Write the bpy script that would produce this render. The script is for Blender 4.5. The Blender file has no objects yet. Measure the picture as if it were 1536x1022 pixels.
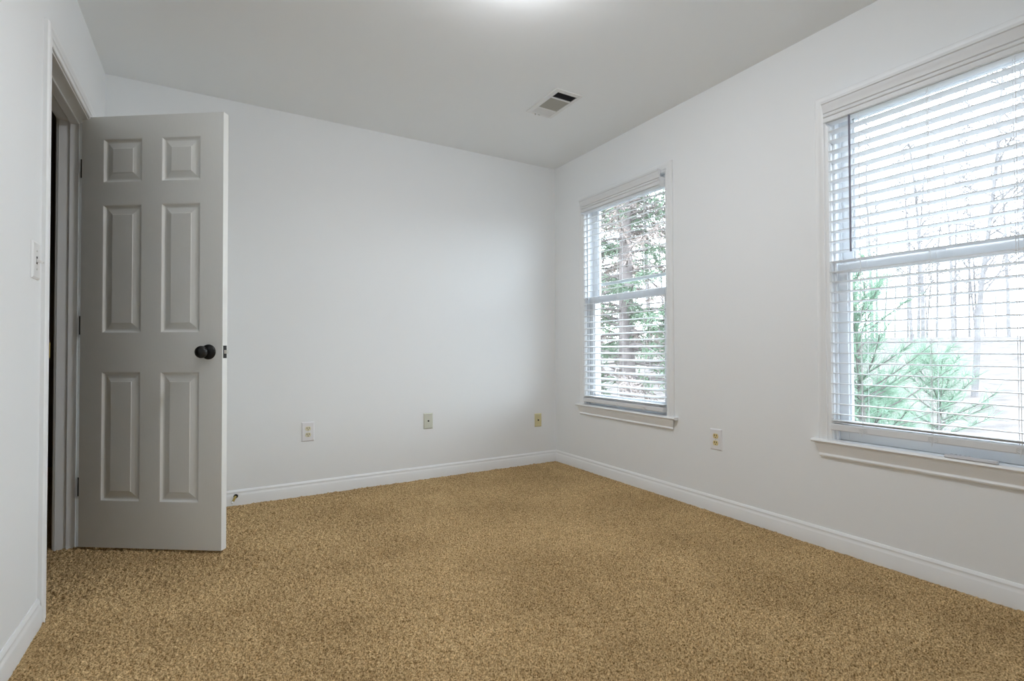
import bpy, math, random
import numpy as np
from mathutils import Vector, Matrix

sc = bpy.context.scene
COL = sc.collection
random.seed(7)

# ------------------------------------------------------------------ camera
FL, YAW, PITCH, ROLL, CAMH = 767.65, 0.5322865, 0.0159133, -0.0032789, 0.9325
f = Vector((math.sin(YAW)*math.cos(PITCH), math.cos(YAW)*math.cos(PITCH), math.sin(PITCH)))
r = Vector((math.cos(YAW), -math.sin(YAW), 0))
u = r.cross(f)
c_, s_ = math.cos(ROLL), math.sin(ROLL)
r, u = c_*r + s_*u, c_*u - s_*r
cam = bpy.data.cameras.new('camera')
cam.sensor_width = 36.0
cam.lens = FL/1536*36.0
cam.clip_start = 0.02
cam.clip_end = 500
cam_ob = bpy.data.objects.new('camera', cam)
COL.objects.link(cam_ob)
M = Matrix.Identity(4)
for i in range(3):
    M[i][0] = r[i]; M[i][1] = u[i]; M[i][2] = -f[i]
M[2][3] = CAMH
cam_ob.matrix_world = M
sc.camera = cam_ob

# ------------------------------------------------------------------ world and exposure
SKY = 8.6
LAMP = 70.0
world = bpy.data.worlds.new('overcast_sky')
sc.world = world
world.use_nodes = True
wn = world.node_tree
bg = wn.nodes['Background']
tc = wn.nodes.new('ShaderNodeTexCoord')
sep = wn.nodes.new('ShaderNodeSeparateXYZ')
ramp = wn.nodes.new('ShaderNodeValToRGB')
wn.links.new(tc.outputs['Generated'], sep.inputs[0])
wn.links.new(sep.outputs['Z'], ramp.inputs[0])
wn.links.new(ramp.outputs[0], bg.inputs[0])
ramp.color_ramp.elements[0].position = 0.0
ramp.color_ramp.elements[0].color = (0.90, 0.98, 1.06, 1)
ramp.color_ramp.elements[1].position = 1.0
ramp.color_ramp.elements[1].color = (0.82, 0.95, 1.14, 1)
bg.inputs[1].default_value = SKY
sc.view_settings.view_transform = 'Standard'
sc.view_settings.look = 'None'
sc.view_settings.exposure = 0.11
sc.view_settings.gamma = 1.0
sc.view_settings.use_curve_mapping = False
sc.cycles.max_bounces = 14
sc.cycles.diffuse_bounces = 9
sc.cycles.glossy_bounces = 4
sc.cycles.transparent_max_bounces = 16
sc.cycles.caustics_reflective = False
sc.cycles.caustics_refractive = False

# ------------------------------------------------------------------ room numbers (metres)
R, L, D, H = 2.489, -0.503, 3.508, 2.44      # right wall x, left wall x, back wall y, ceiling z
REAR = -0.75
WT = 0.14                                     # outer wall thickness
LT = 0.118                                    # partition thickness

# ------------------------------------------------------------------ helpers
WM = {}

def tag(o, label=None, cat=None, group=None, kind=None):
    if label: o['label'] = label
    if cat: o['category'] = cat
    if group: o['group'] = group
    if kind: o['kind'] = kind
    return o

def empty(name, loc, rz=0.0):
    o = bpy.data.objects.new(name, None)
    o.empty_display_size = 0.1
    COL.objects.link(o)
    m = Matrix.Translation(Vector(loc)) @ Matrix.Rotation(rz, 4, 'Z')
    o.location = loc
    o.rotation_euler = (0, 0, rz)
    WM[o.name] = m
    return o

class MB:
    """collects shapes, in world coordinates (or in T's frame), for one mesh object"""
    def __init__(self, T=None):
        self.v, self.f, self.T = [], [], T
    def add(self, vs, fs):
        b = len(self.v)
        if self.T is not None:
            vs = [self.T @ Vector(q) for q in vs]
        self.v += [tuple(q) for q in vs]
        self.f += [tuple(b+i for i in q) for q in fs]
        return self
    def box(self, x0, x1, y0, y1, z0, z1):
        vs = [(x, y, z) for x in (x0, x1) for y in (y0, y1) for z in (z0, z1)]
        return self.add(vs, [(0,1,3,2),(4,6,7,5),(0,4,5,1),(2,3,7,6),(0,2,6,4),(1,5,7,3)])
    def loft(self, rings, close=True, caps=True):
        n = len(rings[0]); vs = [q for ring in rings for q in ring]; fs = []
        for k in range(len(rings)-1):
            for i in range(n if close else n-1):
                j = (i+1) % n
                fs.append((k*n+i, k*n+j, (k+1)*n+j, (k+1)*n+i))
        if caps:
            fs.append(tuple(range(n))[::-1])
            fs.append(tuple((len(rings)-1)*n+i for i in range(n)))
        return self.add(vs, fs)
    def tube(self, pts, rad, n=8, caps=True):
        pts = [Vector(q) for q in pts]
        rads = rad if isinstance(rad, (list, tuple)) else [rad]*len(pts)
        rings = []
        for k, q in enumerate(pts):
            a = pts[max(k-1, 0)]; b = pts[min(k+1, len(pts)-1)]
            d = (b-a).normalized()
            e = d.orthogonal().normalized() if k == 0 else (e - d*(e.dot(d))).normalized()
            g = d.cross(e)
            rings.append([q + rads[k]*(math.cos(t)*e + math.sin(t)*g) for t in [2*math.pi*i/n for i in range(n)]])
        return self.loft(rings, True, caps)
    def lathe(self, origin, axis, prof, n=24, caps=True):
        """prof: list of (radius, distance along axis)"""
        a = Vector(axis).normalized(); e = a.orthogonal().normalized(); g = a.cross(e); o = Vector(origin)
        rings = [[o + a*h + rr*(math.cos(t)*e + math.sin(t)*g) for t in [2*math.pi*i/n for i in range(n)]] for rr, h in prof]
        return self.loft(rings, True, caps)
    def build(self, name, mat, parent=None, smooth=False, bevel=0.0, angle=40):
        me = bpy.data.meshes.new(name)
        vs = self.v
        m = Matrix.Identity(4)
        if parent is not None:
            m = WM[parent.name]
            inv = m.inverted()
            vs = [tuple(inv @ Vector(q)) for q in vs]
        me.from_pydata(vs, [], self.f)
        me.validate()
        import bmesh
        bm = bmesh.new(); bm.from_mesh(me)
        bmesh.ops.recalc_face_normals(bm, faces=bm.faces[:])
        bm.to_mesh(me); bm.free()
        me.materials.append(mat)
        o = bpy.data.objects.new(name, me)
        COL.objects.link(o)
        if parent is not None:
            o.parent = parent
        WM[o.name] = m
        if bevel:
            b = o.modifiers.new('bevel', 'BEVEL'); b.width = bevel; b.segments = 2; b.limit_method = 'ANGLE'; b.angle_limit = math.radians(50)
        if smooth:
            for q in me.polygons: q.use_smooth = True
            try:
                me.set_sharp_from_angle(angle=math.radians(angle))
            except Exception:
                pass
        return o

def mat(name, color, rough=0.5, metal=0.0, spec=0.5, bump=None, var=None, trans=0.0):
    m = bpy.data.materials.new(name); m.use_nodes = True
    nt = m.node_tree; b = nt.nodes['Principled BSDF']
    b.inputs['Base Color'].default_value = (*color, 1)
    b.inputs['Roughness'].default_value = rough
    b.inputs['Metallic'].default_value = metal
    b.inputs['Specular IOR Level'].default_value = spec
    tcn = nt.nodes.new('ShaderNodeTexCoord')
    if var:      # (scale, amount): low-contrast colour variation
        n = nt.nodes.new('ShaderNodeTexNoise'); n.inputs['Scale'].default_value = var[0]; n.inputs['Detail'].default_value = 4
        nt.links.new(tcn.outputs['Object'], n.inputs['Vector'])
        rp = nt.nodes.new('ShaderNodeValToRGB')
        a = var[1]
        rp.color_ramp.elements[0].position = 0.3; rp.color_ramp.elements[1].position = 0.7
        rp.color_ramp.elements[0].color = tuple(q*(1-a) for q in color)+(1,)
        rp.color_ramp.elements[1].color = tuple(min(1, q*(1+a)) for q in color)+(1,)
        nt.links.new(n.outputs['Fac'], rp.inputs[0]); nt.links.new(rp.outputs[0], b.inputs['Base Color'])
    if bump:     # (scale, strength, stretch)
        n = nt.nodes.new('ShaderNodeTexNoise'); n.inputs['Scale'].default_value = bump[0]; n.inputs['Detail'].default_value = 6
        mp = nt.nodes.new('ShaderNodeMapping'); mp.inputs['Scale'].default_value = bump[2] if len(bump) > 2 else (1, 1, 1)
        nt.links.new(tcn.outputs['Object'], mp.inputs[0]); nt.links.new(mp.outputs[0], n.inputs['Vector'])
        bp = nt.nodes.new('ShaderNodeBump'); bp.inputs['Strength'].default_value = bump[1]; bp.inputs['Distance'].default_value = 0.002
        nt.links.new(n.outputs['Fac'], bp.inputs['Height']); nt.links.new(bp.outputs[0], b.inputs['Normal'])
    if trans:
        t = nt.nodes.new('ShaderNodeBsdfTranslucent'); t.inputs[0].default_value = (*color, 1)
        mx = nt.nodes.new('ShaderNodeMixShader'); mx.inputs[0].default_value = trans
        out = nt.nodes['Material Output']
        nt.links.new(b.outputs[0], mx.inputs[1]); nt.links.new(t.outputs[0], mx.inputs[2]); nt.links.new(mx.outputs[0], out.inputs[0])
    return m

M_WALL = mat('wall_paint', (0.86, 0.878, 0.888), 0.75, spec=0.3, bump=(260, 0.12))
M_CEIL = mat('ceiling_paint', (0.865, 0.885, 0.892), 0.9, spec=0.2, bump=(180, 0.15))
M_TRIM = mat('white_trim_paint', (0.865, 0.878, 0.885), 0.38, spec=0.5)
M_DOOR = mat('door_paint', (0.82, 0.825, 0.80), 0.42, spec=0.5, bump=(60, 0.18, (6, 6, 0.5)))
M_VINYL = mat('window_vinyl', (0.82, 0.84, 0.86), 0.35)
M_BLIND = mat('blind_plastic', (0.78, 0.79, 0.80), 0.45, trans=0.05)
M_CORD = mat('cord', (0.8, 0.8, 0.8), 0.8)
M_WAND = mat('wand_plastic', (0.22, 0.21, 0.26), 0.3)
M_BLACK = mat('black_metal', (0.012, 0.012, 0.012), 0.35, spec=0.4)
M_STEEL = mat('steel', (0.62, 0.61, 0.58), 0.3, metal=0.9)
M_BRASS = mat('brass', (0.55, 0.42, 0.14), 0.35, metal=0.9)
M_RUBBER = mat('white_rubber', (0.8, 0.8, 0.78), 0.6)
M_PLATE = mat('white_plate', (0.82, 0.82, 0.84), 0.35)
M_IVORY = mat('ivory_plastic', (0.74, 0.70, 0.52), 0.4)
M_YELLOW = mat('yellowed_plastic', (0.72, 0.60, 0.30), 0.4)
M_DARK = mat('dark_slot', (0.02, 0.017, 0.015), 0.8)
M_VENT = mat('vent_enamel', (0.78, 0.78, 0.77), 0.4)
M_DUCT_SHADE = mat('shaded_duct_metal', (0.17, 0.17, 0.18), 0.6)  # dark tone paints shade into the duct and the near louvers
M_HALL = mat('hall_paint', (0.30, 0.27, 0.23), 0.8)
M_SPONGE = mat('grey_strip', (0.62, 0.62, 0.65), 0.6, bump=(90, 0.4))
M_SWITCHW = mat('switch_plastic', (0.85, 0.85, 0.85), 0.35)

def glass_mat():
    m = bpy.data.materials.new('window_glass'); m.use_nodes = True; nt = m.node_tree
    nt.nodes.remove(nt.nodes['Principled BSDF'])
    t = nt.nodes.new('ShaderNodeBsdfTransparent'); t.inputs[0].default_value = (0.95, 0.97, 0.965, 1)
    g = nt.nodes.new('ShaderNodeBsdfGlossy'); g.inputs['Roughness'].default_value = 0.02
    lw = nt.nodes.new('ShaderNodeLayerWeight'); lw.inputs[0].default_value = 0.5
    pw = nt.nodes.new('ShaderNodeMath'); pw.operation = 'POWER'; pw.inputs[1].default_value = 5
    fr = nt.nodes.new('ShaderNodeMath'); fr.operation = 'MULTIPLY_ADD'; fr.inputs[1].default_value = 0.9; fr.inputs[2].default_value = 0.035
    mx = nt.nodes.new('ShaderNodeMixShader')
    nt.links.new(lw.outputs['Facing'], pw.inputs[0]); nt.links.new(pw.outputs[0], fr.inputs[0])
    nt.links.new(fr.outputs[0], mx.inputs[0]); nt.links.new(t.outputs[0], mx.inputs[1]); nt.links.new(g.outputs[0], mx.inputs[2])
    nt.links.new(mx.outputs[0], nt.nodes['Material Output'].inputs[0])
    return m
M_GLASS = glass_mat()

def carpet_mat():
    m = mat('brown_carpet', (0.40, 0.27, 0.15), 0.95, spec=0.08)
    nt = m.node_tree; b = nt.nodes['Principled BSDF']; tcn = nt.nodes.new('ShaderNodeTexCoord')
    def noise(scale, detail, lo, hi, c0, c1, vec=None):
        n = nt.nodes.new('ShaderNodeTexNoise'); n.inputs['Scale'].default_value = scale; n.inputs['Detail'].default_value = detail
        nt.links.new(tcn.outputs['Object'], n.inputs['Vector'])
        rp = nt.nodes.new('ShaderNodeValToRGB'); e = rp.color_ramp.elements
        e[0].position, e[1].position = lo, hi; e[0].color, e[1].color = (*c0, 1), (*c1, 1)
        nt.links.new(n.outputs['Fac'], rp.inputs[0]); return rp.outputs[0]
    yarn = noise(210, 3, 0.32, 0.68, (0.17, 0.103, 0.036), (0.80, 0.585, 0.318))     # flecked yarn, its dark end painting in shade between tufts
    wear_pile_shade = noise(2.1, 5, 0.35, 0.65, (0.88, 0.86, 0.84), (1.10, 1.10, 1.11))        # traffic-worn patches, with the shading of leaning pile put into the colour
    mx = nt.nodes.new('ShaderNodeMix'); mx.data_type = 'RGBA'; mx.blend_type = 'MULTIPLY'; mx.inputs[0].default_value = 1
    nt.links.new(yarn, mx.inputs[6]); nt.links.new(wear_pile_shade, mx.inputs[7])
    nt.links.new(mx.outputs[2], b.inputs['Base Color'])
    return m
M_CARPET = carpet_mat()

# ------------------------------------------------------------------ room shell
def struct(name, mb, m, label, cat, **k):
    o = mb.build(name, m, **k)
    return tag(o, label, cat, kind='structure')

JY0, JY1, DZ = 2.395, 3.140, 2.018           # door opening in the left wall
W_OPEN = {1: (2.297, 3.107), 2: (0.480, 1.290)}
WZ0, WZ1 = 0.505, 2.048

def floor_mesh():
    def axis(a, b, fine, c=None, coarse=0.05):
        if c is None: return np.arange(a, b+fine, fine)
        return np.concatenate([np.arange(a, c, coarse), np.arange(c, b+fine, fine)])
    st = 0.0031
    xs = axis(-0.66, R+0.004, st); ys = axis(REAR-0.02, D+0.004, st, 0.62)
    nx, ny = len(xs), len(ys)
    rng = np.random.default_rng(3)
    def smooth(a, k):
        for ax in (0, 1):
            acc = np.zeros_like(a)
            w = np.exp(-0.5*(np.arange(-3*k, 3*k+1)/k)**2); w /= w.sum()
            for i, q in zip(range(-3*k, 3*k+1), w): acc += q*np.roll(a, i, ax)
            a = acc
        return a/a.std()
    z = 0.0040*smooth(rng.standard_normal((ny, nx)), 1) + 0.0012*rng.standard_normal((ny, nx)) + 0.0013*smooth(rng.standard_normal((ny, nx)), 4) + 0.0012*smooth(rng.standard_normal((ny, nx)), 14)
    X, Y = np.meshgrid(xs, ys)
    edge = np.minimum(np.minimum(R-0.013-X, D-0.013-Y), np.where((X < L) | (Y > JY0-0.07), 9.0, X-L-0.013))      # pile tucks down along the skirting
    z = z*np.clip(edge/0.035, 0.25, 1.0) - 0.004*np.clip(1-edge/0.02, 0, 1)
    X = X + 0.0009*rng.standard_normal(X.shape); Y = Y + 0.0009*rng.standard_normal(Y.shape)
    co = np.stack([X, Y, np.clip(z, -0.013, 0.010)], -1).reshape(-1, 3).astype(np.float32)
    i = np.arange(nx*ny).reshape(ny, nx)
    q = np.stack([i[:-1,:-1], i[:-1,1:], i[1:,1:], i[1:,:-1]], -1).reshape(-1, 4).astype(np.int32)
    me = bpy.data.meshes.new('floor')
    me.vertices.add(len(co)); me.vertices.foreach_set('co', co.ravel())
    me.loops.add(q.size); me.loops.foreach_set('vertex_index', q.ravel())
    me.polygons.add(len(q)); me.polygons.foreach_set('loop_start', np.arange(0, q.size, 4, dtype=np.int32))
    me.polygons.foreach_set('loop_total', np.full(len(q), 4, dtype=np.int32))
    me.update(calc_edges=True)
    me.polygons.foreach_set('use_smooth', np.ones(len(q), dtype=bool))
    me.materials.append(M_CARPET)
    o = bpy.data.objects.new('floor', me); COL.objects.link(o)
    tag(o, 'brown cut pile carpet covering the whole bedroom floor', 'floor', kind='structure')
floor_mesh()

VX0, VX1, VY0, VY1 = 1.714, 1.909, 2.393, 2.730     # ceiling register outline
hx0, hx1, hy0, hy1 = VX0+0.024, VX1-0.018, VY0+0.022, VY1-0.022
mb = MB()
mb.box(L-0.12, hx0, REAR-0.1, D+0.1, H, H+0.1).box(hx1, R+0.14, REAR-0.1, D+0.1, H, H+0.1)
mb.box(hx0, hx1, REAR-0.1, hy0, H, H+0.1).box(hx0, hx1, hy1, D+0.1, H, H+0.1)
struct('ceiling', mb, M_CEIL, 'plain white painted ceiling over the room', 'ceiling')

struct('wall_back', MB().box(L-0.02, R+0.02, D, D+0.12, -0.05, H+0.05), M_WALL, 'white painted wall behind the open door', 'wall')
struct('wall_rear', MB().box(L-0.12, R+WT, REAR-0.12, REAR, -0.05, H+0.05), M_WALL, 'white painted wall facing the back wall', 'wall')
mb = MB()
a, b = 0.02, 0.02
ya, yb, yc, yd = W_OPEN[2][0]-a, W_OPEN[2][1]+a, W_OPEN[1][0]-a, W_OPEN[1][1]+a
for y0, y1 in ((REAR-0.12, ya), (yb, yc), (yd, D+0.12)): mb.box(R, R+WT, y0, y1, -0.05, H+0.05)
for y0, y1 in ((ya, yb), (yc, yd)):
    mb.box(R, R+WT, y0, y1, -0.05, WZ0-0.02); mb.box(R, R+WT, y0, y1, WZ1+0.02, H+0.05)
struct('wall_right', mb, M_WALL, 'white painted wall with the two windows', 'wall')
mb = MB()
mb.box(L-LT, L, REAR-0.12, JY0-0.02, -0.05, H+0.05).box(L-LT, L, JY1+0.02, D+0.12, -0.05, H+0.05)
mb.box(L-LT, L, JY0-0.02, JY1+0.02, DZ+0.02, H+0.05)
struct('wall_left', mb, M_WALL, 'white painted wall with the doorway and light switch', 'wall')

# dark hallway behind the doorway
struct('floor_hall', MB().box(-2.0, L-LT, 1.2, 5.4, -0.06, 0.0), M_CARPET, 'carpeted hall floor beyond the doorway', 'floor')
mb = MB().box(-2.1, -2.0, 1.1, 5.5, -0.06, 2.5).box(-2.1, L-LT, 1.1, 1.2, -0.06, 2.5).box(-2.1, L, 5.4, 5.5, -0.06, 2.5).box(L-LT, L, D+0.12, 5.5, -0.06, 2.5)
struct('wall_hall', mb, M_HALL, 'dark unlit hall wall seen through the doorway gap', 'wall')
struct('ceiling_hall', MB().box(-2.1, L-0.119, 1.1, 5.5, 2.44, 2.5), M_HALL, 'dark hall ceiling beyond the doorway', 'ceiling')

# ------------------------------------------------------------------ skirting boards
BH = 0.088
BPROF = [(0.0, -0.02), (0.013, -0.02), (0.013, 0.056), (0.0115, 0.060), (0.0085, 0.066), (0.0075, 0.072), (0.0085, 0.076), (0.006, 0.083), (0.003, BH), (0.0, BH)]
def skirting(name, p0, p1, nrm, label, m0=0.0, m1=0.0):
    p0, p1, n = Vector((*p0, 0)), Vector((*p1, 0)), Vector((*nrm, 0))
    d = (p1-p0).normalized()
    mb = MB().loft([[p0 + n*t + d*(m0*t) + Vector((0, 0, z)) for t, z in BPROF], [p1 + n*t - d*(m1*t) + Vector((0, 0, z)) for t, z in BPROF]])
    return struct(name, mb, M_TRIM, label, 'baseboard', smooth=True, angle=25)
skirting('baseboard_back', (L, D), (R, D), (0, -1), 'white moulded baseboard along the back wall', 1, 1)
skirting('baseboard_right', (R, D), (R, REAR), (-1, 0), 'white moulded baseboard under the windows', 1, 1)
skirting('baseboard_left', (L, REAR), (L, JY0-0.067), (1, 0), 'white moulded baseboard left of the doorway')

# ------------------------------------------------------------------ swept casings
CPROF = [(0, 0), (0, 0.007), (0.003, 0.0095), (0.012, 0.010), (0.016, 0.0115), (0.019, 0.0145), (0.023, 0.0125), (0.036, 0.0145), (0.041, 0.0175), (0.048, 0.0185), (0.055, 0.0165), (0.0585, 0.0125), (0.060, 0.011), (0.060, 0)]
def sweep(mb, pts, place, prof):
    """pts: polyline (a, z) of the inner edge, outward on its left side; place(a, z, t) -> world"""
    P = [Vector(q) for q in pts]; rings = []
    for k in range(len(P)):
        ns = []
        for i in (k-1, k):
            if 0 <= i < len(P)-1:
                d = (P[i+1]-P[i]).normalized(); ns.append(Vector((-d.y, d.x)))
        m = ns[0] if len(ns) == 1 else (ns[0]+ns[1])/(1+ns[0].dot(ns[1]))
        rings.append([place((P[k]+m*w).x, (P[k]+m*w).y, t) for w, t in prof])
    mb.loft(rings)
    return mb

# ------------------------------------------------------------------ windows
def make_window(n, label):
    y0, y1 = W_OPEN[n]
    w = empty('window_%d' % n, (R, (y0+y1)/2, WZ0))
    tag(w, label, 'window', kind='structure')
    rv = 0.004
    mb = sweep(MB(), [(y0-rv, WZ0), (y0-rv, WZ1+rv), (y1+rv, WZ1+rv), (y1+rv, WZ0)], lambda a, z, t: (R-t, a, z), CPROF)
    mb.build('window_casing', M_TRIM, w, smooth=True, angle=25)
    mb = MB()
    mb.box(R-0.002, R+WT, y0-0.02, y0, WZ0-0.02, WZ1+0.02).box(R-0.002, R+WT, y1, y1+0.02, WZ0-0.02, WZ1+0.02).box(R-0.002, R+WT, y0, y1, WZ1, WZ1+0.02).box(R+0.035, R+WT, y0, y1, WZ0-0.02, WZ0)
    # parting stops and sash track
    for s, ye in ((1, y0), (-1, y1)):
        ya, yb = sorted((ye, ye+s*0.010))
        mb.box(R+0.018, R+0.034, ya, yb, WZ0, WZ1); mb.box(R+0.071, R+0.077, ya, yb, WZ0, WZ1); mb.box(R+0.112, R+WT, ya, yb, WZ0, WZ1)
    mb.box(R+0.018, R+0.034, y0, y1, WZ1-0.010, WZ1); mb.box(R+0.112, R+WT, y0, y1, WZ1-0.012, WZ1)
    mb.build('window_jamb', M_VINYL, w, bevel=0.001)
    # stool with rounded nose and horns past the casing
    prof = [(R+0.04, WZ0-0.017), (R-0.030, WZ0-0.017), (R-0.036, WZ0-0.013), (R-0.038, WZ0-0.0085), (R-0.036, WZ0-0.004), (R-0.031, WZ0), (R+0.04, WZ0)]
    e = 0.089
    mb = MB().loft([[(x, ya, z) for x, z in prof] for ya in (y0, y1)])
    pr2 = [(min(x, R), z) for x, z in prof]
    mb.loft([[(x, ya, z) for x, z in pr2] for ya in (y0-e, y0)]).loft([[(x, ya, z) for x, z in pr2] for ya in (y1, y1+e)])
    mb.build('window_stool', M_TRIM, w, smooth=True, angle=35)
    # moulded apron under the stool, ends cut back
    ap = [(0, 0), (0.0, -0.066), (0.010, -0.066), (0.0145, -0.061), (0.0155, -0.056), (0.0125, -0.051), (0.012, -0.048), (0.018, -0.030), (0.026, -0.012), (0.028, -0.006), (0.028, 0)]
    za = WZ0-0.017
    mb = MB().loft([[(R-t, y0-0.064-(t-0.016)*0.9, za+z) for t, z in ap], [(R-t, y1+0.064+(t-0.016)*0.9, za+z) for t, z in ap]])
    mb.build('window_apron', M_TRIM, w, smooth=True, angle=25)
    def sash(name, x0, x1, z0, z1, st, bot, top):
        ya, yb = y0+0.003, y1-0.003
        mb = MB().box(x0, x1, ya, ya+st, z0, z1).box(x0, x1, yb-st, yb, z0, z1).box(x0, x1, ya+st, yb-st, z0, z0+bot).box(x0, x1, ya+st, yb-st, z1-top, z1)
        # glazing bead step
        xi = (x0+x1)/2
        for q in ((ya+st, ya+st+0.009, z0+bot, z1-top), (yb-st-0.009, yb-st, z0+bot, z1-top), (ya+st, yb-st, z0+bot, z0+bot+0.009), (ya+st, yb-st, z1-top-0.009, z1-top)):
            mb.box(x0+0.008, x1-0.004, *q)
        o = mb.build(name, M_VINYL, w, bevel=0.0015)
        MB().box(xi, xi+0.004, ya+st-0.004, yb-st+0.004, z0+bot-0.004, z1-top+0.004).build('window_pane', M_GLASS, o)
        return o
    lo = sash('lower_sash', R+0.036, R+0.068, WZ0+0.001, 1.322, 0.045, 0.070, 0.036)
    up = sash('upper_sash', R+0.079, R+0.110, 1.292, WZ1-0.001, 0.050, 0.036, 0.045)
    # sash lock on the meeting rail
    ym = (y0+y1)/2 + 0.02
    mb = MB().box(R+0.040, R+0.066, ym-0.030, ym+0.030, 1.322, 1.329)
    mb.lathe((R+0.053, ym, 1.329), (0, 0, 1), [(0.012, 0), (0.012, 0.006), (0.009, 0.009)], 12)
    mb.box(R+0.044, R+0.056, ym-0.035, ym+0.004, 1.331, 1.337)
    mb.build('sash_lock', M_VINYL, w, bevel=0.001)
    if n == 1:
        MB().box(R+0.114, R+0.128, y0+0.01, y1-0.01, 1.415, 1.438).build('screen_rail', M_VINYL, w, bevel=0.002)
    return w
make_window(1, 'white double-hung window near the back corner, smaller in view')
make_window(2, 'white double-hung window at the right edge, larger in view')

# ------------------------------------------------------------------ blinds
def make_blind(n, label, zrest, zfirst, pitch, wand, tilt):
    y0, y1 = W_OPEN[n]; ya, yb = y0+0.005, y1-0.003
    bl = empty('window_blind', (R, (y0+y1)/2, WZ1-0.05))
    tag(bl, label, 'blind', 'white slatted blinds in the two windows')
    xc = R-0.004
    def slat(mb, z, tilt=0.0):
        n_ = 6; top, bot = [], []
        for i in range(n_+1):
            q = -0.025+0.05*i/n_
            crown = 0.0016*(1-(q/0.025)**2)
            zz = z+crown+q*math.tan(tilt)
            top.append((q, zz+0.0014)); bot.append((q, zz-0.0014))
        sec = top+bot[::-1]
        mb.loft([[(xc+q, yy, zz) for q, zz in sec] for yy in (ya, yb)])
    mb = MB(); z = zfirst
    tops = []
    while z < 1.955:
        slat(mb, z, tilt+random.uniform(-0.012, 0.012)); tops.append(z); z += pitch
    for k in range(2): slat(mb, zrest+k*0.0065)
    mb.build('slats', M_BLIND, bl, smooth=True, angle=40)
    # bottom rail
    zb = zrest-0.008
    pr = [(xc-0.027, zb-0.030), (xc-0.029, zb-0.026), (xc-0.027, zb-0.004), (xc-0.022, zb), (xc+0.022, zb), (xc+0.026, zb-0.004), (xc+0.026, zb-0.026), (xc+0.022, zb-0.030)]
    MB().loft([[(x, yy, z) for x, z in pr] for yy in (ya-0.001, yb+0.001)]).build('bottom_rail', M_BLIND, bl, smooth=True, angle=30)
    # head rail: steel box with end brackets
    mb = MB().box(R-0.042, R+0.010, ya, yb, 1.968, 2.010)
    for yy in (ya-0.003, yb): mb.box(R-0.044, R+0.012, yy, yy+0.003, 1.962, 2.022)
    mb.build('head_rail', M_VINYL, bl, bevel=0.002)
    # stepped crown valance in front of it
    x = R-0.046
    vp = [(x, 1.970), (x-0.004, 1.970), (x-0.006, 1.973), (x-0.006, 1.988), (x-0.003, 1.990), (x-0.003, 1.993), (x-0.009, 1.996), (x-0.010, 2.004), (x-0.006, 2.007), (x-0.006, 2.010), (x-0.012, 2.013), (x-0.013, 2.022), (x-0.0155, 2.036), (x-0.0195, 2.046), (x-0.0195, 2.050), (x-0.025, 2.053), (x-0.025, 2.064), (x, 2.064)]
    MB().loft([[(a, yy, z) for a, z in vp] for yy in (y0-0.002 if n == 1 else y0-0.01, y1-0.010 if n == 1 else y1+0.004)]).build('valance', M_BLIND, bl, smooth=True, angle=25)
    # ladder cords front and back, with a small knot under the bottom rail
    for yy in (yb-0.133, (ya+yb)/2+0.016, ya+0.160):
        mb = MB()
        for xx in (xc-0.0262, xc+0.0262):
            mb.tube([(xx, yy, 1.968), (xx, yy, zb-0.002)], 0.0009, 5)
        mb.tube([(xc-0.006, yy+0.012, 1.968), (xc-0.006, yy+0.012, zb-0.002)], 0.0010, 5)
        for zz in tops: mb.tube([(xc-0.0262, yy, zz-0.002), (xc+0.0262, yy, zz-0.002)], 0.0006, 4)
        # loose loops where the cord is tied off at the rail
        for s in (1, -1):
            mb.tube([(xc-0.030, yy+s*0.016*math.sin(t), zb-0.008-0.010*(1-math.cos(t))+0.004*math.sin(2*t)) for t in [i*math.pi/6 for i in range(13)]], 0.0011, 5)
        mb.tube([(xc-0.0305, yy, zb-0.008), (xc-0.0315, yy+0.002, zb-0.030), (xc-0.031, yy+0.004, zb-0.042)], 0.0012, 5)
        mb.build('ladder_cord', M_CORD, bl)
    if wand:
        yw = yb-0.098
        MB().tube([(R-0.040, yw, 1.985), (R-0.042, yw-0.001, 1.36)], 0.0044, 8).tube([(R-0.040, yw, 1.999), (R-0.040, yw, 1.985)], 0.0018, 6).build('tilt_wand', M_WAND, bl, smooth=True)
    return bl
make_blind(1, 'white slatted blind in the window nearest the back corner', 0.566, 0.616, 0.0468, False, 0.22)
make_blind(2, 'white slatted blind with grey tilt wand in the window at the right edge', 0.592, 0.627, 0.0466, True, -0.05)

# loose strip lying on the stool of the right-hand window
mb = MB()
pr = [(R-0.034, WZ0+0.0005), (R-0.036, WZ0+0.004), (R-0.033, WZ0+0.011), (R-0.026, WZ0+0.014), (R-0.016, WZ0+0.012), (R-0.014, WZ0+0.0005)]
mb.loft([[(x, yy, z) for x, z in pr] for yy in (0.712, 0.867)])
for k in range(5): mb.box(R-0.022, R-0.017, 0.79+k*0.014, 0.797+k*0.014, WZ0+0.010, WZ0+0.0165)
tag(mb.build('plastic_strip', M_SPONGE, bevel=0.001), 'short pale grey plastic strip lying on the right window sill', 'strip')

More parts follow.
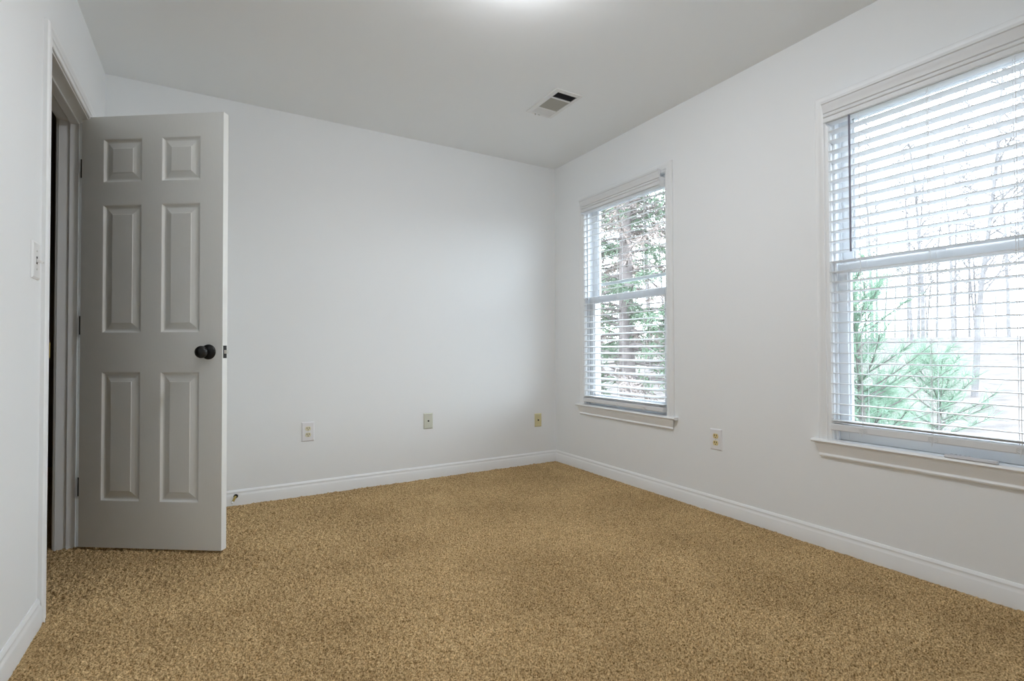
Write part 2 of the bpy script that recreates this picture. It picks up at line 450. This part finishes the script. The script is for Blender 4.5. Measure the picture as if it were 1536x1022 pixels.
# ------------------------------------------------------------------ door frame (trim_1) and door (door_1)
t1 = empty('trim_1', (L, (JY0+JY1)/2, 0))
tag(t1, 'white door frame in the left wall', 'door frame', kind='structure')
mb = MB().box(L-LT-0.001, L+0.001, JY0-0.02, JY0, -0.02, DZ+0.02).box(L-LT-0.001, L+0.001, JY1, JY1+0.02, -0.02, DZ+0.02).box(L-LT-0.001, L+0.001, JY0, JY1, DZ, DZ+0.02)
mb.build('door_jamb', M_TRIM, t1, bevel=0.0015)
mb = MB()
xs0, xs1 = L-0.076, L-0.041
mb.box(xs0, xs1, JY0, JY0+0.011, -0.01, DZ-0.011).box(xs0, xs1, JY1-0.011, JY1, -0.01, DZ-0.011).box(xs0, xs1, JY0, JY1, DZ-0.011, DZ)
mb.build('door_stop_bead', M_TRIM, t1, bevel=0.002)
rv = 0.005
mb = sweep(MB(), [(JY1+rv, -0.02), (JY1+rv, DZ+rv), (JY0-rv, DZ+rv), (JY0-rv, -0.02)], lambda a, z, t: (L+t, a, z), [(-w, t) for w, t in CPROF])
mb.build('door_casing', M_TRIM, t1, smooth=True, angle=25)
mb = sweep(MB(), [(JY1+rv, -0.02), (JY1+rv, DZ+rv), (JY0-rv, DZ+rv), (JY0-rv, -0.02)], lambda a, z, t: (L-LT-t, a, z), [(-w, t) for w, t in CPROF])
mb.build('hall_casing', M_TRIM, t1, smooth=True, angle=25)
mb = MB().box(L-0.032, L+0.0125, JY0-0.001, JY0+0.0022, 0.905, 0.960)
mb.tube([(L+0.001, JY0+0.001, z) for z in (0.912, 0.953)], 0.003, 8)
mb.build('strike_plate', M_BRASS, t1)

HX, HY = -0.527, 3.094
ux, uy = 0.81943484, -0.57317235
DW, DT, DB, DTOP = 0.700, 0.035, 0.016, 2.030
# door frame of reference: a along the leaf from the hinge side, d depth from the face we see (+ away from us), z up
TD = Matrix(((ux, -uy, 0, HX), (uy, ux, 0, HY), (0, 0, 1, 0), (0, 0, 0, 1)))     # x = a, y = d, z = z
door = empty('door_1', (HX+0.030, HY+0.025, 0))
tag(door, 'white six-panel door standing ajar by the left wall', 'door', kind='structure')
PX = ((0.107, 0.302), (0.398, 0.590)); PZ = ((0.230, 0.831), (1.011, 1.613), (1.717, 1.924))
mb = MB(TD)
for a0, a1 in ((0, PX[0][0]), (PX[0][1], PX[1][0]), (PX[1][1], DW)): mb.box(a0, a1, 0, DT, DB, DTOP)
for a0, a1 in PX:
    for z0, z1 in ((DB, PZ[0][0]), (PZ[0][1], PZ[1][0]), (PZ[1][1], PZ[2][0]), (PZ[2][1], DTOP)): mb.box(a0, a1, 0, DT, z0, z1)
mb.build('door_leaf', M_DOOR, door)
PP = [(0.0, 0.0), (0.0035, 0.0006), (0.007, 0.0045), (0.0115, 0.0085), (0.0165, 0.0095), (0.0195, 0.0092), (0.045, 0.0030), (0.0475, 0.0012), (0.050, 0.0012)]
for a0, a1 in PX:
    for z0, z1 in PZ:
        mb = MB(TD)
        for side in (0, 1):
            rings = []
            for ins, dep in PP:
                d = dep if side == 0 else DT-dep
                rings.append([(a0+ins, d, z0+ins), (a1-ins, d, z0+ins), (a1-ins, d, z1-ins), (a0+ins, d, z1-ins)])
            mb.loft(rings, True, False)
            mb.add(rings[-1], [(0, 1, 2, 3)])
        mb.build('door_panel', M_DOOR, door)
# knobs both sides
KZ, KA = 0.922, 0.634
def P(a, d, z): return TD @ Vector((a, d, z))
ax = TD.to_3x3() @ Vector((0, -1, 0))
for s, d0 in ((1, 0.0), (-1, DT)):
    kn = MB().lathe(P(KA, d0, KZ), ax*s, [(0.0, 0.016), (0.010, 0.016), (0.0105, 0.030), (0.016, 0.034), (0.0245, 0.040), (0.0275, 0.047), (0.0275, 0.054), (0.0245, 0.061), (0.016, 0.066), (0.0, 0.0675)], 28, False).build('door_knob', M_BLACK, door, smooth=True, angle=60)
    MB().lathe(P(KA, d0, KZ), ax*s, [(0.0345, 0.0), (0.0345, 0.004), (0.031, 0.0085), (0.022, 0.012), (0.014, 0.0165), (0.0, 0.0165)], 32, False).build('knob_rose', M_BLACK, kn, smooth=True, angle=40)
lp = MB(TD).box(DW-0.001, DW+0.0015, 0.006, 0.029, KZ-0.029, KZ+0.029).build('latch_plate', M_BLACK, door, bevel=0.0008)
tag(lp, 'black latch plate on the door edge')
sec = [(DW+0.001, 0.010), (DW+0.012, 0.013), (DW+0.0125, 0.0245), (DW+0.001, 0.026)]
tag(MB(TD).loft([[(a, d, z) for a, d in sec] for z in (KZ-0.0085, KZ+0.0085)]).build('latch_bolt', M_STEEL, lp, bevel=0.001), 'bright steel latch bolt')
# hinges: pin on the room side, one leaf on the jamb, one on the door edge
pin = (L+0.0055, JY1-0.004)
for zc in (0.285, 1.050, 1.800):
    hg = MB().lathe((pin[0], pin[1], zc-0.045), (0, 0, 1), [(0.0055, 0), (0.0055, 0.090)], 12)
    hg.box(L-0.036, L+0.006, JY1-0.0022, JY1+0.001, zc-0.0445, zc+0.0445)
    o = hg.build('hinge', M_BLACK, door)
    tag(o, 'black butt hinge')
    MB(TD).box(-0.0022, 0.0004, 0.003, DT+0.002, zc-0.0445, zc+0.0445).build('hinge_leaf', M_BLACK, o)

# ------------------------------------------------------------------ wall fittings
def plate_frame(o, right, normal):
    """x across, y up, z out of the wall"""
    right, normal = Vector(right), Vector(normal); up = Vector((0, 0, 1)); m = Matrix.Identity(4)
    for i in range(3): m[i][0], m[i][1], m[i][2], m[i][3] = right[i], up[i], normal[i], o[i]
    return m
def cover(T, w, h, t, m, parent, name='cover_plate'):
    e = 0.006
    rings = [[(-w/2, -h/2, 0), (w/2, -h/2, 0), (w/2, h/2, 0), (-w/2, h/2, 0)], [(-w/2, -h/2, t*0.35), (w/2, -h/2, t*0.35), (w/2, h/2, t*0.35), (-w/2, h/2, t*0.35)],
             [(-w/2+e, -h/2+e, t), (w/2-e, -h/2+e, t), (w/2-e, h/2-e, t), (-w/2+e, h/2-e, t)]]
    return MB(T).loft(rings).build(name, m, parent, bevel=0.0008)
def outlet(T, w, h, ivory, label, group=None):
    loc = T.translation
    o = empty('electrical_outlet', loc); tag(o, label, 'outlet', group)
    t = 0.0065
    cover(T, w, h, t, M_PLATE, o)
    for s in (1, -1):
        cy = s*0.0195; pts = []
        for k in range(28):
            q = 2*math.pi*k/28; x = 0.0172*math.cos(q); y = 0.0172*math.sin(q)
            pts.append((x, max(-0.0135, min(0.0135, y))+cy))
        rc = MB(T).loft([[(x, y, z) for x, y in pts] for z in (t-0.004, t+0.0022)]).build('receptacle', ivory, o, bevel=0.0005)
        for dx, hh in ((-0.0064, 0.0095), (0.0064, 0.008)):
            MB(T).box(dx-0.0018, dx+0.0018, cy+0.003-hh/2, cy+0.003+hh/2+0.001, t+0.0005, t+0.0026).build('slot', M_DARK, rc)
        g = MB(T); n = 12
        g.loft([[(0.0028*math.cos(2*math.pi*i/n), cy-0.0078+0.0028*math.sin(2*math.pi*i/n), z) for i in range(n)] for z in (t+0.0005, t+0.0026)]).build('ground_hole', M_DARK, rc)
    n = 10
    MB(T).loft([[(0.0028*math.cos(2*math.pi*i/n), 0.0028*math.sin(2*math.pi*i/n), z) for i in range(n)] for z in (t-0.001, t+0.0009)]).build('screw', M_STEEL, o)
    return o
def jack(T, w, h, ivory, label):
    o = empty('cable_jack', T.translation); tag(o, label, 'wall plate', 'ivory cable plates on the back wall')
    t = 0.006
    cover(T, w, h, t, ivory, o)
    n = 14
    def disc(name, cy, rad, z1, m):
        MB(T).loft([[(rad*math.cos(2*math.pi*i/n), cy+rad*math.sin(2*math.pi*i/n), z) for i in range(n)] for z in (t-0.001, z1)]).build(name, m, o)
    disc('socket', 0, 0.0062, t+0.003, M_DARK)
    for s in (1, -1): disc('screw', s*0.042, 0.0034, t+0.0012, M_STEEL)
    return o
TB = lambda x, z: plate_frame((x, D, z), (1, 0, 0), (0, -1, 0))
TR = lambda y, z: plate_frame((R, y, z), (0, -1, 0), (-1, 0, 0))
outlet(TB(0.542, 0.404), 0.078, 0.124, M_IVORY, 'white plate outlet with ivory sockets on the back wall')
jack(TB(1.3595, 0.4115), 0.070, 0.113, mat('ivory_plate', (0.62, 0.63, 0.54), 0.45), 'ivory cable plate midway along the back wall')
jack(TB(2.310, 0.3485), 0.066, 0.107, mat('cream_plate', (0.68, 0.62, 0.36), 0.45), 'yellower cable plate on the back wall by the corner')
outlet(TR(1.932, 0.411), 0.079, 0.121, M_YELLOW, 'white plate outlet with yellowed sockets on the wall between the windows')

T = plate_frame((L, 2.252, 1.230), (0, 1, 0), (1, 0, 0))
sw = empty('light_switch', T.translation); tag(sw, 'white toggle light switch on the left wall beside the doorway', 'switch')
cover(T, 0.084, 0.124, 0.0065, M_SWITCHW, sw)
MB(T).box(-0.0055, 0.0055, -0.0125, 0.0125, 0.004, 0.0072).build('toggle_slot', M_DARK, sw)
tg = [(-0.0042, 0.0062, 0.006), (0.0042, 0.0062, 0.006), (0.0042, -0.0062, 0.006), (-0.0042, -0.0062, 0.006)]
tt = [(-0.0032, -0.0035, 0.0235), (0.0032, -0.0035, 0.0235), (0.0032, -0.0105, 0.0225), (-0.0032, -0.0105, 0.0225)]
MB(T).loft([tg, tt]).build('toggle', M_SWITCHW, sw, bevel=0.0008)
for s in (1, -1):
    n = 10
    MB(T).loft([[(0.0032*math.cos(2*math.pi*i/n), s*0.030+0.0032*math.sin(2*math.pi*i/n), z) for i in range(n)] for z in (0.005, 0.0074)]).build('screw', M_STEEL, sw)

# spring door stop screwed to the back baseboard
ds = empty('door_bumper', (0.135, D-0.013, 0.054)); tag(ds, 'brass spring door stop with white tip on the back baseboard', 'door stop')
tip = Vector((0.113, 3.418, 0.034)); base = Vector((0.135, D-0.013, 0.054)); ax3 = (tip-base)
MB().lathe(base, (0, -1, 0), [(0.0125, 0), (0.0125, 0.003), (0.010, 0.007), (0.0, 0.007)], 20, False).build('base_cup', M_BLACK, ds, smooth=True)
pts = []
g1 = ax3.normalized().orthogonal().normalized(); g2 = ax3.normalized().cross(g1)
for k in range(170):
    t = k/169; q = 2*math.pi*t*14
    pts.append(base + ax3*(0.05+0.8*t) + 0.0052*(math.cos(q)*g1+math.sin(q)*g2))
MB().tube(pts, 0.0014, 6).build('spring', M_BRASS, ds, smooth=True)
MB().lathe(base+ax3*0.84, ax3, [(0.0, 0), (0.0058, 0), (0.0068, 0.004), (0.0068, 0.010), (0.005, 0.014), (0.0, 0.015)], 16, False).build('rubber_tip', M_RUBBER, ds, smooth=True)

# ceiling register
vt = empty('ceiling_vent', ((VX0+VX1)/2, (VY0+VY1)/2, H)); tag(vt, 'white metal air vent with louvers darkened for shade in the ceiling', 'vent')
zf = H-0.007
banks = ((VX0+0.033, VX1-0.026, 2.424, 2.486), (VX0+0.033, VX1-0.026, 2.499, 2.632), (VX0+0.033, VX1-0.026, 2.645, 2.704))
mb = MB(); x0, x1 = banks[0][0], banks[0][1]
mb.box(VX0, x0, VY0, VY1, zf, H).box(x1, VX1, VY0, VY1, zf, H)
ycuts = [VY0, banks[0][2], banks[0][3], banks[1][2], banks[1][3], banks[2][2], banks[2][3], VY1]
for k in range(0, 8, 2): mb.box(x0, x1, ycuts[k], ycuts[k+1], zf, H)
mb.build('vent_frame', M_VENT, vt, bevel=0.003)
def louver(mb, y, dy, dz, z0):
    mb.loft([[(xx, y, z0), (xx, y+dy, z0+dz), (xx, y+dy, z0+dz+0.0008), (xx, y, z0+0.0008)] for xx in (x0, x1)])
mb = MB()
for k in range(7): louver(mb, banks[0][2]+0.001+k*0.0085, 0.009, 0.006, zf+0.001)
mb.build('louvers', M_DUCT_SHADE, vt)  # near bank coloured dark to stand for shade between its blades
mb = MB(); nx = 13
for k in range(nx):
    xx = x0+0.005+(x1-x0-0.01)*k/(nx-1)
    mb.loft([[(xx, yy, zf+0.001), (xx-0.0065, yy, zf+0.0085), (xx-0.0057, yy, zf+0.0085), (xx+0.0008, yy, zf+0.001)] for yy in (banks[1][2], banks[1][3])])
mb.build('louvers', mat('vent_shade_grey', (0.55, 0.545, 0.50), 0.5), vt)  # middle bank: the enamel greyed to put shade into its colour
mb = MB()
for k in range(7): louver(mb, banks[2][2]+0.006+k*0.0085, -0.0095, 0.006, zf+0.001)
mb.build('louvers', M_VENT, vt)
mb = MB().box(hx0, hx0+0.001, hy0, hy1, H-0.001, H+0.12).box(hx1-0.001, hx1, hy0, hy1, H-0.001, H+0.12).box(hx0, hx1, hy0, hy0+0.001, H-0.001, H+0.12).box(hx0, hx1, hy1-0.001, hy1, H-0.001, H+0.12).box(hx0, hx1, hy0, hy1, H+0.12, H+0.121)
mb.build('duct', M_DUCT_SHADE, vt)
mb = MB().box(VX0+0.062, VX0+0.067, VY1-0.016, VY1-0.009, zf-0.008, zf+0.001).box(VX0+0.085, VX0+0.100, VY1-0.014, VY1-0.010, zf-0.003, zf+0.001)
mb.build('damper_lever', M_STEEL, vt)

# ceiling lamp (just above the frame; its glow on the ceiling shows)
lc = Vector((0.985, 1.575, H))
lamp = empty('ceiling_light', lc); tag(lamp, 'round flush ceiling light with frosted glass bowl', 'lamp')
MB().lathe(lc, (0, 0, -1), [(0.0, 0.0), (0.165, 0.0), (0.165, 0.014), (0.150, 0.020), (0.0, 0.020)], 40, False).build('lamp_base', M_VENT, lamp, smooth=True)
m = bpy.data.materials.new('lit_frosted_glass'); m.use_nodes = True
pb = m.node_tree.nodes['Principled BSDF']
pb.inputs['Base Color'].default_value = (0.9, 0.9, 0.9, 1); pb.inputs['Emission Color'].default_value = (0.96, 0.98, 1.02, 1); pb.inputs['Emission Strength'].default_value = LAMP
MB().lathe(lc, (0, 0, -1), [(0.148, 0.020), (0.150, 0.030), (0.138, 0.055), (0.108, 0.075), (0.060, 0.088), (0.0, 0.092)], 40, False).build('lamp_shade', m, lamp, smooth=True)

# ------------------------------------------------------------------ outdoors
def gz(x, y):
    d = max(0.0, x-12.0)
    return -0.55 + min(2.2, 0.035*d + 0.0009*d*d) + 0.06*math.sin(x*0.7+y*0.4)
M_GROUND = mat('leaf_litter', (0.148, 0.129, 0.118), 0.95, spec=0.1, var=(2.5, 0.35), bump=(9, 0.8))
M_BARK = mat('grey_bark', (0.15, 0.13, 0.125), 0.9, spec=0.1, var=(6, 0.3), bump=(14, 0.9, (3, 3, 0.6)))
M_PALEBARK = mat('pale_bark', (0.20, 0.19, 0.19), 0.9, spec=0.1, var=(3, 0.25))
M_PINE = mat('pine_needles', (0.22, 0.32, 0.235), 0.6, spec=0.3, var=(3, 0.35), trans=0.25)  # needles lightened, haze put into their colour
M_CEDAR = mat('cedar_leaves', (0.15, 0.205, 0.14), 0.65, spec=0.2, var=(2, 0.4), trans=0.2)
M_DEAD = mat('brown_sprays', (0.27, 0.225, 0.205), 0.8, spec=0.1, var=(3, 0.3), trans=0.15)
xs = np.concatenate([np.linspace(R+WT, 12, 18), np.linspace(14, 90, 30)]); ys = np.linspace(-40, 75, 60)
mb = MB()
vs = [(x, y, gz(x, y)) for x in xs for y in ys]; ny = len(ys)
fs = [(i*ny+j, (i+1)*ny+j, (i+1)*ny+j+1, i*ny+j+1) for i in range(len(xs)-1) for j in range(ny-1)]
mb.add(vs, fs)
tag(mb.build('yard_ground', M_GROUND, smooth=True), 'leaf-covered yard and wooded slope outside the windows', 'ground', kind='structure')

def bent(p, d, ln, n=5, wob=0.06, sag=0.0):
    pts = [Vector(p)]; d = Vector(d).normalized()
    for k in range(n):
        d = (d + Vector((random.uniform(-wob, wob), random.uniform(-wob, wob), random.uniform(-wob, wob)-sag))).normalized()
        pts.append(pts[-1]+d*(ln/n))
    return pts
def taper(r0, r1, n): return [r0+(r1-r0)*k/(n-1) for k in range(n)]

def needle(mb, p, d, ln, w):
    d = d.normalized(); s = d.cross(Vector((random.uniform(-1, 1), random.uniform(-1, 1), random.uniform(-1, 1)))).normalized()*w
    mb.add([p-s, p+s, p+d*ln], [(0, 1, 2)])

def pine(label, x, y, hgt, spread, dens, group='young pines outside the right window'):
    z = gz(x, y); o = empty('pine_sapling', (x, y, z)); tag(o, label, 'tree', group)
    tr = MB(); fo = MB()
    tp = bent((x, y, z-0.05), (0.03, 0.02, 1), hgt, 8, 0.04)
    tr.tube(tp, taper(0.022+hgt*0.012, 0.006, len(tp)), 7)
    n = int(dens*hgt)
    for k in range(n):
        t = 0.08+0.9*(k+random.random()*0.6)/n
        i = min(int(t*8), 7); p = tp[i].lerp(tp[i+1], t*8-i)
        a = random.uniform(0, 6.283); ln = spread*(1.15-0.85*t)*random.uniform(0.65, 1.1)+0.10
        bp = bent(p, (math.cos(a), math.sin(a), 0.35+0.6*t), ln, 4, 0.12, -0.08)
        tr.tube(bp, taper(0.010, 0.003, 5), 5)
        for q in (1, 2, 3, 4):
            dirn = (bp[q]-bp[q-1]).normalized()
            for m_ in range(9):
                s = bp[q-1].lerp(bp[q], random.random())
                dd = dirn*random.uniform(0.5, 1.2)+Vector((random.gauss(0, .55), random.gauss(0, .55), random.gauss(0.15, .45)))
                for b_ in range(4):
                    needle(fo, s, dd+Vector((random.gauss(0, .14), random.gauss(0, .14), random.gauss(0, .14))), random.uniform(0.15, 0.30), 0.0028)
    tr.build('trunk', M_BARK, o, smooth=True); fo.build('needles', M_PINE, o)
    return o

def cedar(label, x, y, hgt, rad, zlow):
    z = gz(x, y); o = empty('evergreen_tree', (x, y, z)); tag(o, label, 'tree', 'evergreens outside the corner window')
    tr = MB(); fo = MB(); de = MB()
    tp = bent((x, y, z-0.1), (0.0, 0.015, 1), hgt, 10, 0.02)
    tr.tube(tp, taper(0.17, 0.05, len(tp)), 10)
    n = 165
    for k in range(n):
        t = zlow+(0.97-zlow)*(k+random.random())/n
        i = min(int(t*10), 9); p = tp[i].lerp(tp[i+1], t*10-i)
        a = random.uniform(0, 6.283); ln = rad*(1.15-0.7*t)*random.uniform(0.5, 1.1)
        bp = bent(p, (math.cos(a), math.sin(a), random.uniform(-0.15, 0.35)), ln, 6, 0.14, 0.06)
        tr.tube(bp, taper(0.026, 0.004, 7), 5)
        dead = random.random() < 0.42
        tgt = de if dead else fo
        for q in range(1, 7):
            if q == 1 and random.random() < 0.6: continue
            dirn = (bp[q]-bp[q-1]).normalized()
            for m_ in range(7):
                s = bp[q-1].lerp(bp[q], random.random())
                dd = (dirn*0.6+Vector((random.gauss(0, .5), random.gauss(0, .5), random.gauss(-0.45, .35)))).normalized()
                sl = random.uniform(0.12, 0.34)
                for b_ in range(7):
                    e = s+dd*sl*b_/7
                    needle(tgt, e, dd*0.8+Vector((random.gauss(0, .5), random.gauss(0, .5), random.gauss(0, .5))), random.uniform(0.06, 0.14), 0.014)
    tr.build('trunk', M_BARK, o, smooth=True); fo.build('foliage', M_CEDAR, o); de.build('dead_foliage', M_DEAD, o)
    return o

def along(s, depth):     # ground point seen in column s at the given depth along the view axis
    d = f*1.0 + r*s
    return d.x*depth, d.y*depth
x, y = along(0.226, 9.6)
cedar('thick-trunked evergreen tree seen through the corner window', x, y, 9.0, 2.6, 0.10)
x, y = along(0.165, 14.0)
cedar('greener evergreen tree standing behind the thick-trunked evergreen', x, y, 10.0, 2.6, 0.06)
x, y = along(0.36, 20.0)
cedar('evergreen tree to the right of and behind the thick-trunked evergreen', x, y, 9.0, 2.6, 0.06)
x, y = along(0.69, 5.6)
pine('taller pine sapling at the left side of the right window', x, y, 2.35, 0.95, 30)
x, y = along(0.832, 7.4)
pine('shorter pine sapling at the middle of the right window', x, y, 1.32, 0.72, 22)
x, y = along(0.722, 6.5)
pine('low bushy pine between the taller and the shorter sapling', x, y, 0.9, 0.5, 34)

# bare woods
def bare_meshes(seed, hgt, r0):
    random.seed(seed); tr = MB(); br = MB()
    tp = bent((0, 0, -0.3), (random.uniform(-.05, .05), random.uniform(-.05, .05), 1), hgt, 9, 0.035)
    tr.tube(tp, taper(r0, r0*0.22, len(tp)), 7)
    for k in range(70):
        t = 0.30+0.68*(k+random.random())/26
        i = min(int(t*9), 8); p = tp[i].lerp(tp[i+1], t*9-i); a = random.uniform(0, 6.283)
        bp = bent(p, (math.cos(a), math.sin(a), random.uniform(0.5, 1.3)), hgt*0.17*(1.2-t), 5, 0.16)
        br.tube(bp, taper(r0*0.26, 0.008, 6), 5, False)
        for m_ in range(6):
            q = random.randint(1, 4); d = (bp[q+1]-bp[q])+Vector((random.gauss(0, .3), random.gauss(0, .3), random.gauss(0, .3)))*hgt*0.05
            bq = bent(bp[q], d, hgt*random.uniform(0.05, 0.11), 4, 0.22)
            br.tube(bq, taper(0.012, 0.005, 5), 4, False)
            for n_ in range(2):
                w = random.randint(1, 3); d2 = (bq[w+1]-bq[w]).normalized()+Vector((random.gauss(0, .5), random.gauss(0, .5), random.gauss(0, .5)))
                br.tube(bent(bq[w], d2, hgt*0.045, 3, 0.2), taper(0.007, 0.004, 4), 3, False)
    return tr, br
PROTO = []
for i, (hg, r0) in enumerate(((11, .10), (14, .13), (9, .075), (13, .11))):
    tr, br = bare_meshes(40+i, hg, r0)
    e = empty('bare_tree', (0, 0, 0)); a = tr.build('trunk', M_PALEBARK, e, smooth=True); b = br.build('branches', M_PALEBARK, e)
    PROTO.append((e, a, b))
random.seed(99)
spots = [(0.90, 13.0, 2), (0.80, 22.0, 0)]
for k in range(70): spots.append((random.uniform(0.60, 1.05), random.uniform(30, 62), random.randint(0, 3)))
for k in range(12): spots.append((random.uniform(0.05, 0.45), random.uniform(20, 40), random.randint(0, 3)))
used = set()
taken = []
for s, dep, kind in spots:
    x, y = along(s, dep)
    if any((x-a)**2+(y-b)**2 < 2.9**2 for a, b in taken):
        continue
    taken.append((x, y))
    if kind not in used:
        used.add(kind); e = PROTO[kind][0]
    else:
        e = PROTO[kind][0].copy(); COL.objects.link(e)
        for ch in PROTO[kind][1:]:
            c = ch.copy(); c.parent = e; COL.objects.link(c)
    e.location = (x, y, gz(x, y)); e.rotation_euler = (0, 0, random.uniform(0, 6.283)); sc_ = random.uniform(0.8, 1.2); e.scale = (sc_, sc_, sc_)
    if (s, dep) == (0.90, 13.0): tag(e, 'nearest bare tree with fine twigs, upper half of the right window', 'tree')
    else: tag(e, 'leafless tree in the pale woods beyond the yard', 'tree', 'bare trees in the woods outside')
